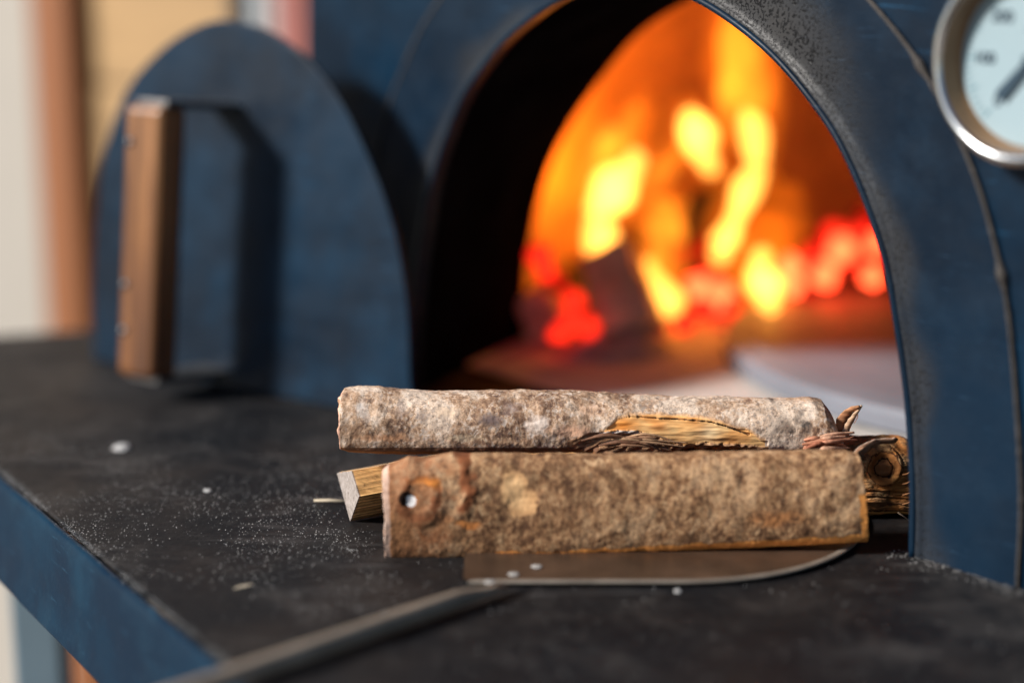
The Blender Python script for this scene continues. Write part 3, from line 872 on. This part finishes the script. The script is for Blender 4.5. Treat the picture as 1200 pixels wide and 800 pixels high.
sl = sweep_log('firewood_log', NSX, NSR, slab_pos, slab_col, M['bark_brown'], cap=12, capcol=slab_cap, cap_bump=.0004)
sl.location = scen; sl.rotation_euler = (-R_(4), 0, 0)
tag(sl, 'brown mottled bark slab with knot hole and pale patch at the front of the pile', 'log', 'split firewood on the peel')

# --- dark knotty log at the right, behind the slab
kc = Vector((.1475, .972, .0215)); 
def kpos(s, a_):
    c, sn = math.cos(a_), math.sin(a_)
    L_ = .155; x = -L_/2+L_*s
    R0 = .0195
    zz = (R0+.0015)*math.copysign(abs(sn)**.72, sn); yy = R0*math.copysign(abs(c)**.8, c)
    if x > .05 and sn > 0: zz *= 1-.12*sstep(.068, .0775, x)
    d = .0010*fbm(x*50, yy*50, zz*50, 4)+.0009*fbm(x*60, yy*300, zz*300, 4)
    if c < .2:
        kx, kz = .0560, .0095
        rr = math.hypot(x-kx, zz-kz)
        d += .0030*math.exp(-((rr-.0085)/.0035)**2)-.0016*math.exp(-((rr-.0052)/.0009)**2)+.0008*math.exp(-(rr/.003)**2)-.0010*math.exp(-((rr-.0105)/.0009)**2)
        # deep weathered grooves along the length
        if zz < .0: d -= .0016*max(0, math.sin(zz*1500+4*fbm(x*30, zz*100, 0, 3)+x*30))**3
        if zz < -.0168: d -= .0012*(1-sstep(.0, .0012, abs(zz+.0168)))
    nl = math.hypot(yy, zz)+1e-6; yy += yy/nl*d; zz += zz/nl*d
    if s == 1 or s == 0: x += .0018*fbm(yy*260, zz*200, 2, 4)
    if s > .97: x += .0022*fbm(yy*180, zz*180, 6, 3)
    return (x, yy, zz)
def kcol(s, a_, p):
    x, y, z = p; kx, kz = .0560, .0095; n_ = fbm(x*100, z*200, 1, 4); rr = (math.hypot(x-kx, z-kz)+.0011*fbm(x*260, z*260, 5, 3))*1.15
    col = lin(190, 128, 72); al = .42+.35*n_
    if math.cos(a_) < .25:
        if rr < .0052: col = lin(150, 102, 64); al = .6
        elif rr < .0060: col = lin(50, 30, 18); al = .75
        elif rr < .0100: col = lin(158, 106, 60); al = .75
        elif rr < .0108: col = lin(76, 46, 28); al = .6
        if z < -.0172: col = lin(208, 156, 92); al = 1
        elif z < -.0160: col = lin(40, 25, 15); al = 1
        if abs(x-.066) < .006 and abs(z) < .006: col = lin(212, 150, 84); al = .55
    return (*col, al)
def kcap(end, q, t):
    g = .7+.6*fbm(q.y*300, q.z*300, 0, 4); b_ = lin(150, 100, 58); return (*[x*g for x in b_], .8)
kl = sweep_log('firewood_log', 420, 260, kpos, kcol, M['bark_dark'], cap=12, capcol=kcap, cap_bump=.002)
kl.location = kc
tag(kl, 'dark weathered log end with a round knot beside the oven arch foot', 'log', 'split firewood on the peel')
fibre(kl, PP([(1002, 548, .962), (1006, 532, .960), (1018, 522, .962), (1030, 517, .966), (1047, 516, .968), (1049, 512, .968)]), [(0, .007), (.3, .005), (.6, .003), (.9, .0035), (1, .001)], .0008, (lin(230, 208, 190), lin(170, 130, 104)), .5, 40)
fibre(kl, PP([(1004, 545, .960), (1000, 535, .958), (1012, 524, .960)]), [(0, .005), (1, .001)], .0008, (lin(200, 154, 122),)*2, -.4, 41)
for k in range(4):
    yy_ = 556+k*11+random.uniform(-4, 4)
    fibre(kl, PP([(1058, yy_, .985), (1064, yy_-2, .982), (1070+random.uniform(-2, 3), yy_-5+random.uniform(-3, 3), .98)]), [(0, .0012), (1, .0003)], .0005, (lin(150, 104, 66),)*2, 0, 50+k)
fibre(kl, PP([(1052, 600, .975), (1062, 607, .97), (1072, 616, .965)]), .0005, .0004, (lin(200, 175, 150),)*2, 0, 60)

# --- split stick at the left: square, pale sawn end
e4 = [P(395.5, 553, .985), P(411.5, 550.5, .985), P(421, 579.5, .972), P(410, 609, .985)]
eo = G(410, 609.5, .0005)
dirs = Vector((math.cos(R_(33)), math.sin(R_(33)), 0)); side = Vector((-dirs.y, dirs.x, 0))
stk = empty('split_stick', (eo.x, eo.y, 0)); bpy.data.objects.remove(stk)
def ray_plane(px, py, p0, n_):
    d = ray(px, py); return cC+d*((p0-cC).dot(n_)/d.dot(n_))
en_ = (Vector((-.93, -.37, 0))).normalized()       # end face normal: sawn square-ish
base = [ray_plane(x, y, eo, en_)-eo for x, y in ((395, 553), (412, 550.5), (421, 580), (410.5, 609.5))]
sec = []
for i in range(4):
    a, b_ = base[i], base[(i+1) % 4]
    for k in range(20):
        sec.append(a+(b_-a)*(k/20))
NSs = 160; v = []; col = []; f = []; m = len(sec)
for i in range(NSs+1):
    s = i/NSs
    for k, q in enumerate(sec):
        p = Vector(q)+dirs*(.17*s)
        e_ = k//20
        g = fbm(s*3, q.y*500, q.z*500, 4)
        off = .0005*g
        if e_ in (2,): off += .0006*math.sin(q.z*2600+s*3)
        p += (Vector((0, 0, 1)) if e_ in (0, 1) else Vector((.3, -.9, 0)))*off*(1 if i else .3)
        if p.z < .0003: p.z = .0003
        v.append(p)
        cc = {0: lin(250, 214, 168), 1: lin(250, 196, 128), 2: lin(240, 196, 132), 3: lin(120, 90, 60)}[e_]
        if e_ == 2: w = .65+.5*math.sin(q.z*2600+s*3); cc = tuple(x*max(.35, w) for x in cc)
        if i == 0: cc = lin(160, 152, 148)
        col.append((*cc, 1))
for i in range(NSs):
    for k in range(m): f.append((i*m+k, i*m+(k+1) % m, (i+1)*m+(k+1) % m, (i+1)*m+k))
b0 = len(v)
for k in range(m): v.append(v[k]-Vector((.0001, .00002, 0))); col.append((*lin(162, 154, 150), 1))
for k in range(m): f.append((k, (k+1) % m, b0+(k+1) % m, b0+k))
f.append(tuple(b0+k for k in range(m))); f.append(tuple(NSs*m+k for k in reversed(range(m))))
ss = mesh_obj('firewood_log', v, f, M['split'], None, smooth=False, col=col); ss.location = (eo.x, eo.y, 0)
tag(ss, 'thin split stick with pale sawn end poking out left under the upper log', 'log', 'split firewood on the peel')

# ------------------------------------------------------------------ crumbs and dust
def crumb(px, py, sx, sy, sz, lab, mat, cat, rz=0, z=0):
    q = G(px, py, z); bm = bmesh.new(); bmesh.ops.create_icosphere(bm, subdivisions=3, radius=1)
    for w in bm.verts:
        k_ = 1+.35*noise.noise(w.co*1.7+Vector((px, py, 0))); w.co = Vector((w.co.x*sx*k_, w.co.y*sy*k_, max(w.co.z*sz*k_, -.2*sz)))
    me = bpy.data.meshes.new(lab[:10]); bm.to_mesh(me); bm.free(); me.materials.append(mat)
    o = bpy.data.objects.new(cat.replace(' ', '_'), me); C.objects.link(o); o.location = (q.x, q.y, z+.2*sz); o.rotation_euler = (0, 0, rz)
    tag(o, lab, cat); return o
crumb(143, 525, .0055, .006, .0022, 'largest white flour crumb on the black table below the oven door handle', M['flour'], 'flour crumb')
crumb(286, 687, .0052, .0012, .0007, 'thin tan wood chip lying on the table left of the peel handle', M['chip'], 'wood chip', .6)
crumb(623, 575.5, .001, .001, .0005, 'tiny flour grain', M['flour'], 'flour crumb') if False else None
crumb(243, 575, .0022, .002, .001, 'small white flour crumb on the table between large crumb and split stick', M['flour'], 'flour crumb')
crumb(794, 693, .0016, .0016, .0010, 'small pale crumb just in front of the curved peel edge', M['flour'], 'flour crumb')
sp = G(368, 589); sq = G(402, 590.5)
v, f = tube([sp+Vector((0, 0, .0015)), (sp+sq)/2+Vector((0, .0004, .0018)), sq+Vector((.004, 0, .0015))], [.0006, .0009, .0009], 6)
sv = mesh_obj('wood_splinter', [Vector(q)-sp for q in v], f, M['chip']); sv.location = sp
tag(sv, 'pale needle thin wood splinter at the sawn end of the left stick', 'splinter')
# flour dust: countless grains
v = []; f = []
def grain(x, y, z, r):
    b_ = len(v); a0 = random.random()*6.28
    for k in range(3): v.append((x+r*math.cos(a0+k*2.09), y+r*math.sin(a0+k*2.09), z))
    v.append((x, y, z+r*1.1)); v.append((x, y, z-r*.2))
    for k in range(3): f.append((b_+k, b_+(k+1) % 3, b_+3)); f.append((b_+k, b_+4, b_+(k+1) % 3))
cnt = 0
while cnt < 5200:
    if random.random() < .62:
        px = random.uniform(0, 470); py = random.gauss(600, 55)
    else: px = random.uniform(0, 1200); py = random.uniform(470, 800)
    if py < 465 or py > 800: continue
    q = G(px, py)
    if (q-E0).dot(en) > -.002: continue
    dens = .5+.9*fbm(q.x*14, q.y*14, 3, 4)
    if px > 1000: dens *= .6
    if random.random() > dens: continue
    # not inside the oven steelwork
    l_ = loc(q)
    if l_.y > -.01 : continue
    if (q.xy-Vector((.084, .961))).length < .112 or (px > 440 and py < 655 and px < 1020 and py > 520): continue
    r = random.choice([.00012, .00016, .0002, .00026, .00034]) * random.uniform(.8, 1.25)
    grain(q.x, q.y, .0001+r*.2, r); cnt += 1
# dusty line along the folded table edge and at the foot of the arch
for k in range(3600):
    t = random.random(); q = E0-ed*.1+ed*(.55*t)+en*random.gauss(.0012, .0018)
    if fbm(t*12, 0, 0, 3) < -.15: continue
    grain(q.x, q.y, .0006, random.uniform(.00012, .00024))
for k in range(1600):
    t = random.uniform(-.22, .36); q = OV+EX*t-EY*abs(random.gauss(.004, .006))
    if -.22 < t < .21: continue
    grain(q.x, q.y, .0002, random.uniform(.00015, .0004))
tag(mesh_obj('flour_dust', v, f, M['flour'], smooth=False), 'fine white flour dust scattered over the black table top', 'flour dust', kind='stuff')

# ------------------------------------------------------------------ fire
fire = empty('fire', OV+EX*(-.15)+EY*.38, -TH); tag(fire, 'yellow and orange flames rising at the back of the oven', 'fire')
fl = fire.location
MF = {'hot': m_flame('flame hot', (1.0, .42, .065), 118), 'mid': m_flame('flame mid', (1.0, .26, .017), 30),
      'low': m_flame('flame thin', (1.0, .17, .006), 9)}
def flame(lst, dep, mat, seed=0):
    pts = smoothpath([(*P(x, y, dep+dd), r*dep/FP) for x, y, r, dd in lst], 40)
    path = [Vector(q[:3]) for q in pts]; rad = [max(.002, q[3])*(.86 if mat == 'hot' else 1)*(1+.10*math.sin(i*.33+seed)) for i, q in enumerate(pts)]
    rad[0] *= .5; rad[-1] *= .3; rad[1] *= .8; rad[-2] *= .65
    v, f = tube(path, rad, 20)
    v = [p+Vector([.006*noise.noise(p*34+Vector((seed+i*9, 0, 0))) for i in range(3)]) for p in v]
    Mr = fire.matrix_basis.inverted() if False else (Matrix.Translation(fl) @ Matrix.Rotation(-TH, 4, 'Z')).inverted()
    o = mesh_obj('flame', [Mr @ Vector(q) for q in v], f, MF[mat], fire)
    return o
FD = 1.50
flame([(716, 300, 14, 0), (703, 278, 25, 0), (704, 250, 19, 0), (722, 218, 27, 0), (738, 198, 17, 0), (750, 180, 8, 0)], FD, 'hot', 1)
flame([(708, 205, 14, .01), (712, 180, 17, .01), (735, 160, 14, .01), (742, 138, 13, .01), (744, 120, 7, .01)], FD, 'mid', 2)
flame([(806, 126, 10, 0), (815, 145, 22, 0), (824, 170, 23, 0), (832, 190, 14, 0), (834, 205, 8, 0)], FD, 'hot', 3)
flame([(846, 312, 12, 0), (847, 288, 20, 0), (858, 258, 14, 0), (874, 228, 19, 0), (888, 196, 13, 0), (884, 166, 17, 0), (870, 130, 12, 0)], FD, 'hot', 4)
flame([(880, 150, 22, .01), (868, 110, 24, .01), (866, 70, 24, .01), (862, 30, 20, .01), (860, 5, 14, .01)], FD, 'mid', 5)
flame([(800, 375, 10, 0), (782, 348, 22, 0), (765, 330, 14, 0), (755, 300, 10, 0)], FD-.03, 'hot', 6)
flame([(765, 325, 15, 0), (778, 290, 19, 0), (780, 260, 20, 0), (778, 228, 15, 0)], FD-.01, 'mid', 7)
flame([(905, 365, 10, 0), (897, 340, 25, 0), (893, 315, 20, 0), (900, 290, 10, 0)], FD-.05, 'hot', 8)
flame([(920, 315, 22, .02), (912, 280, 30, .02), (920, 240, 26, .02), (915, 210, 12, .02)], FD, 'low', 9)
flame([(760, 200, 22, .03), (790, 190, 18, .03), (815, 175, 12, .03)], FD, 'low', 10)
flame([(712, 305, 24, .01), (698, 272, 36, .01), (702, 240, 36, .01), (722, 205, 38, .01), (745, 165, 28, .01), (750, 110, 16, .01)], FD, 'low', 21)
flame([(806, 112, 20, .01), (818, 150, 36, .01), (830, 190, 32, .01), (834, 225, 14, .01)], FD, 'low', 22)
flame([(848, 330, 26, .01), (852, 280, 34, .01), (866, 235, 32, .01), (888, 185, 32, .01), (880, 120, 40, .01), (866, 60, 40, .01), (858, -10, 26, .01)], FD, 'low', 23)
flame([(795, 395, 16, .01), (775, 345, 36, .01), (768, 290, 34, .01), (780, 230, 26, .01), (784, 205, 12, .01)], FD, 'low', 24)
flame([(905, 385, 16, 0), (898, 340, 42, 0), (898, 300, 34, 0), (910, 250, 22, 0)], FD-.04, 'low', 25)
for q in ([(722, 262, 7, 0), (748, 226, 12, 0), (778, 200, 13, 0), (806, 172, 9, 0)], [(690, 232, 6, .01), (694, 196, 11, .01), (716, 165, 10, .01), (712, 140, 5, .01)],
          [(852, 175, 8, 0), (846, 130, 13, 0), (854, 90, 12, 0), (842, 52, 6, 0)], [(893, 140, 8, .01), (898, 95, 12, .01), (884, 55, 11, .01), (886, 20, 5, .01)],
          [(790, 330, 6, 0), (800, 292, 9, 0), (796, 258, 8, 0), (806, 230, 4, 0)], [(862, 335, 8, 0), (872, 300, 11, 0), (868, 268, 7, 0)]):
    flame(q, FD+.005, 'mid', 31)
# burning logs
def rough_log(name, a, b, r, mat, lab, cat, group, sq=1.0, seed=0):
    a = Vector(a); b = Vector(b); n_ = 24; sg = 20
    path = [a+(b-a)*i/n_ for i in range(n_+1)]
    v, f = tube(path, [r*(1+.10*noise.noise((i*.3, seed, 0))) for i in range(n_+1)], sg)
    v = [p+Vector([.06*r*4*noise.noise(p*45+Vector((seed+i*5, 0, 0))) for i in range(3)]) for p in v]
    o = mesh_obj(name, [p-a for p in v], f, mat, smooth=True); o.location = a; tag(o, lab, cat, group); return o
def wedge_log(a, b, w, t, mat, lab, seed):
    a = Vector(a); b = Vector(b); d_ = (b-a); n_ = 16; up = d_.normalized(); sd_ = up.cross(Vector((.2, 1, 0))).normalized(); fr = up.cross(sd_)
    sec = []
    cs = [(-1, -.6), (1, -1), (1, .7), (-.8, 1)]
    for i in range(4):
        for k in range(6):
            q = [cs[i][j]+(cs[(i+1) % 4][j]-cs[i][j])*k/6 for j in (0, 1)]; sec.append(q)
    v = []; f = []; m_ = len(sec)
    for i in range(n_+1):
        for x, y in sec:
            p = d_*(i/n_)+sd_*x*w+fr*y*t; p = p+Vector([.003*noise.noise((p+a)*60+Vector((seed+j*4, 0, 0))) for j in range(3)]); v.append(p)
    for i in range(n_):
        for k in range(m_): f.append((i*m_+k, i*m_+(k+1) % m_, (i+1)*m_+(k+1) % m_, (i+1)*m_+k))
    f.append(tuple(range(m_))); f.append(tuple(n_*m_+k for k in reversed(range(m_))))
    o = mesh_obj('burning_log', v, f, mat, smooth=False); o.location = a; tag(o, lab, 'log', 'logs in the fire'); return o
wedge_log(P(712, 302, 1.44), P(742, 392, 1.40), .022, .018, M['char'], 'thick grey brown split log leaning in the fire with pale ash at its foot', 1)
wedge_log(P(626, 352, 1.44), P(648, 400, 1.42), .016, .014, M['char'], 'short grey log stub beside the left jamb of the oven mouth', 2)
rough_log('burning_log', P(742, 300, 1.56), P(880, 215, 1.62), .020, M['blackchar'], 'charred black log leaning across behind the middle flames', 'log', 'logs in the fire', seed=2)
rough_log('burning_log', P(905, 360, 1.55), P(1060, 300, 1.66), .020, M['blackchar'], 'charred black log lying low behind the right embers', 'log', 'logs in the fire', seed=3)
# ash heap
q = P(715, 398, 1.40)
def heap(name, cen, sx, sy, sz, mat, lab, cat, seed):
    v = []; f = []; N = 40
    for i in range(N+1):
        for j in range(N+1):
            x = (i/N*2-1); y = (j/N*2-1); r = math.hypot(x, y)
            h = max(0, 1-r*r)**.8*(1+.5*noise.noise((x*3, y*3, seed)))+.25*noise.noise((x*9, y*9, seed))*max(0, 1-r)
            v.append((x*sx, y*sy, h*sz-.002))
    for i in range(N):
        for j in range(N): a = i*(N+1)+j; f.append((a, a+1, a+N+2, a+N+1))
    o = mesh_obj(name, v, f, mat); o.location = cen; tag(o, lab, cat, None, 'stuff'); return o
heap('ash', (q.x, q.y, .004), .05, .05, .018, M['ash'], 'pale ash heap at the foot of the leaning log', 'ash', 4)
# embers: coals lying along the bed
ME = {'red': m_emit('ember red', (1.0, .022, .008), 1.5, 60, (.2, .004, .002)), 'salmon': m_emit('ember bright', (1.0, .085, .025), 4.5, 50, (1.6, .03, .01)),
      'dull': m_emit('ember dull', (.8, .008, .004), .55, 70, (.1, .002, .001))}
def coal(px, py, dep, r, kind, seed):
    p = P(px, py, dep); bm = bmesh.new(); bmesh.ops.create_icosphere(bm, subdivisions=3, radius=1)
    for w in bm.verts:
        n_ = 1+.35*noise.noise(w.co*1.3+Vector((seed, 0, 0))); w.co = w.co*r*dep/FP*n_
    me = bpy.data.meshes.new('ember'); bm.to_mesh(me); bm.free(); me.materials.append(ME[kind])
    o = bpy.data.objects.new('ember', me); C.objects.link(o); o.location = p; return o
coals = [(634, 300, 1.42, 15, 'red'), (640, 318, 1.42, 12, 'red'), (672, 352, 1.40, 14, 'red'), (668, 378, 1.38, 16, 'red'), (688, 382, 1.38, 15, 'red'), (655, 390, 1.37, 12, 'red'), (655, 330, 1.44, 10, 'dull'),
         (818, 335, 1.50, 14, 'salmon'), (842, 348, 1.49, 18, 'salmon'), (825, 362, 1.48, 14, 'red'), (800, 378, 1.46, 13, 'red'), (858, 362, 1.48, 12, 'red'), (835, 318, 1.52, 10, 'red'),
         (800, 300, 1.54, 14, 'dull'), (825, 290, 1.55, 13, 'dull'), (775, 385, 1.45, 9, 'dull'),
         (925, 312, 1.50, 14, 'salmon'), (930, 335, 1.49, 13, 'salmon'), (965, 322, 1.50, 15, 'salmon'), (1022, 323, 1.50, 12, 'salmon'),
         (950, 300, 1.53, 12, 'red'), (985, 292, 1.54, 16, 'salmon'), (1005, 275, 1.56, 15, 'red'), (1028, 285, 1.56, 14, 'salmon'), (1040, 300, 1.55, 12, 'red'), (975, 270, 1.58, 12, 'red'),
         (1000, 310, 1.56, 10, 'dull'), (890, 372, 1.47, 10, 'dull'), (945, 345, 1.49, 9, 'dull'), (1015, 255, 1.6, 14, 'dull'), (1040, 262, 1.6, 12, 'dull'), (960, 285, 1.6, 14, 'dull'), (870, 300, 1.58, 14, 'dull')]
emb = [coal(*q, seed=i*3.1) for i, q in enumerate(coals)]
# bed of coals under the glowing ones: cinders, one heap
q = P(850, 352, 1.52); v = []; f = []
heap('cinder_bed', (P(850, 345, 1.62).x, P(850, 345, 1.62).y, .018), .20, .12, .022, M['blackchar'], 'dark cinder bed under the glowing embers', 'cinders', 9)
for i, e in enumerate(emb):
    px, py, _, r, k = coals[i]
    e['category'] = 'ember'; e['group'] = 'glowing embers'
    where = 'left of the leaning log' if px < 700 else ('below the middle flames' if px < 880 else 'at the right of the fire')
    tone = {'red': 'deep red', 'salmon': 'bright salmon red', 'dull': 'dull dark red'}[k]
    e['label'] = f'{tone} glowing ember {where}'
# fire light
def lamp(p, en_, col, size):
    l = bpy.data.lights.new('fire_light', 'POINT'); l.energy = en_; l.color = col; l.shadow_soft_size = size
    o = bpy.data.objects.new('fire_light', l); C.objects.link(o); o.location = p; return o
lamp(P(715, 215, 1.54), .33, (1, .24, .012), .02)
lamp(P(824, 150, 1.50), .05, (1, .22, .015), .012)
lamp(P(975, 300, 1.56), .10, (1, .04, .012), .012)

# ------------------------------------------------------------------ light, world, camera
w = bpy.data.worlds.new('World'); S.world = w; w.use_nodes = True; nt = w.node_tree
bg = nt.nodes['Background']; sky = nt.nodes.new('ShaderNodeTexSky'); sky.sky_type = 'NISHITA'; sky.sun_disc = False
az = Vector((-1.0, -.30, 0)).normalized(); el = R_(30)
sd = Vector((az.x*math.cos(el), az.y*math.cos(el), math.sin(el)))
sky.sun_elevation = el; sky.sun_rotation = math.atan2(sd.x, sd.y) % (2*math.pi); sky.air_density = 1.0; sky.dust_density = .4; sky.ozone_density = 2.0
nt.links.new(sky.outputs[0], bg.inputs[0]); bg.inputs[1].default_value = .05
sl_ = bpy.data.lights.new('sun', 'SUN'); sl_.energy = 4.3; sl_.angle = R_(9); sl_.color = (1, .95, .88)
so_ = bpy.data.objects.new('sun', sl_); C.objects.link(so_); so_.rotation_euler = (-sd).to_track_quat('-Z', 'Y').to_euler(); so_.location = (-2, 0, 2)
cam = bpy.data.cameras.new('camera'); co = bpy.data.objects.new('camera', cam); C.objects.link(co)
co.location = cC; co.rotation_euler = (R_(90)-PITCH, 0, 0); cam.sensor_width = 36; cam.lens = FP/1200*36; cam.clip_start = .02; cam.clip_end = 200
cam.dof.use_dof = True; cam.dof.focus_distance = .985; cam.dof.aperture_fstop = (cam.lens/1000)/.038; cam.dof.aperture_blades = 0
S.camera = co
S.view_settings.view_transform = 'Standard'; S.view_settings.look = 'None'; S.view_settings.exposure = 0.6; S.view_settings.gamma = 1
S.render.engine = 'CYCLES'; S.cycles.use_denoising = True; S.cycles.max_bounces = 8; S.cycles.transparent_max_bounces = 24; S.cycles.volume_bounces = 0
S.cycles.sample_clamp_indirect = 6
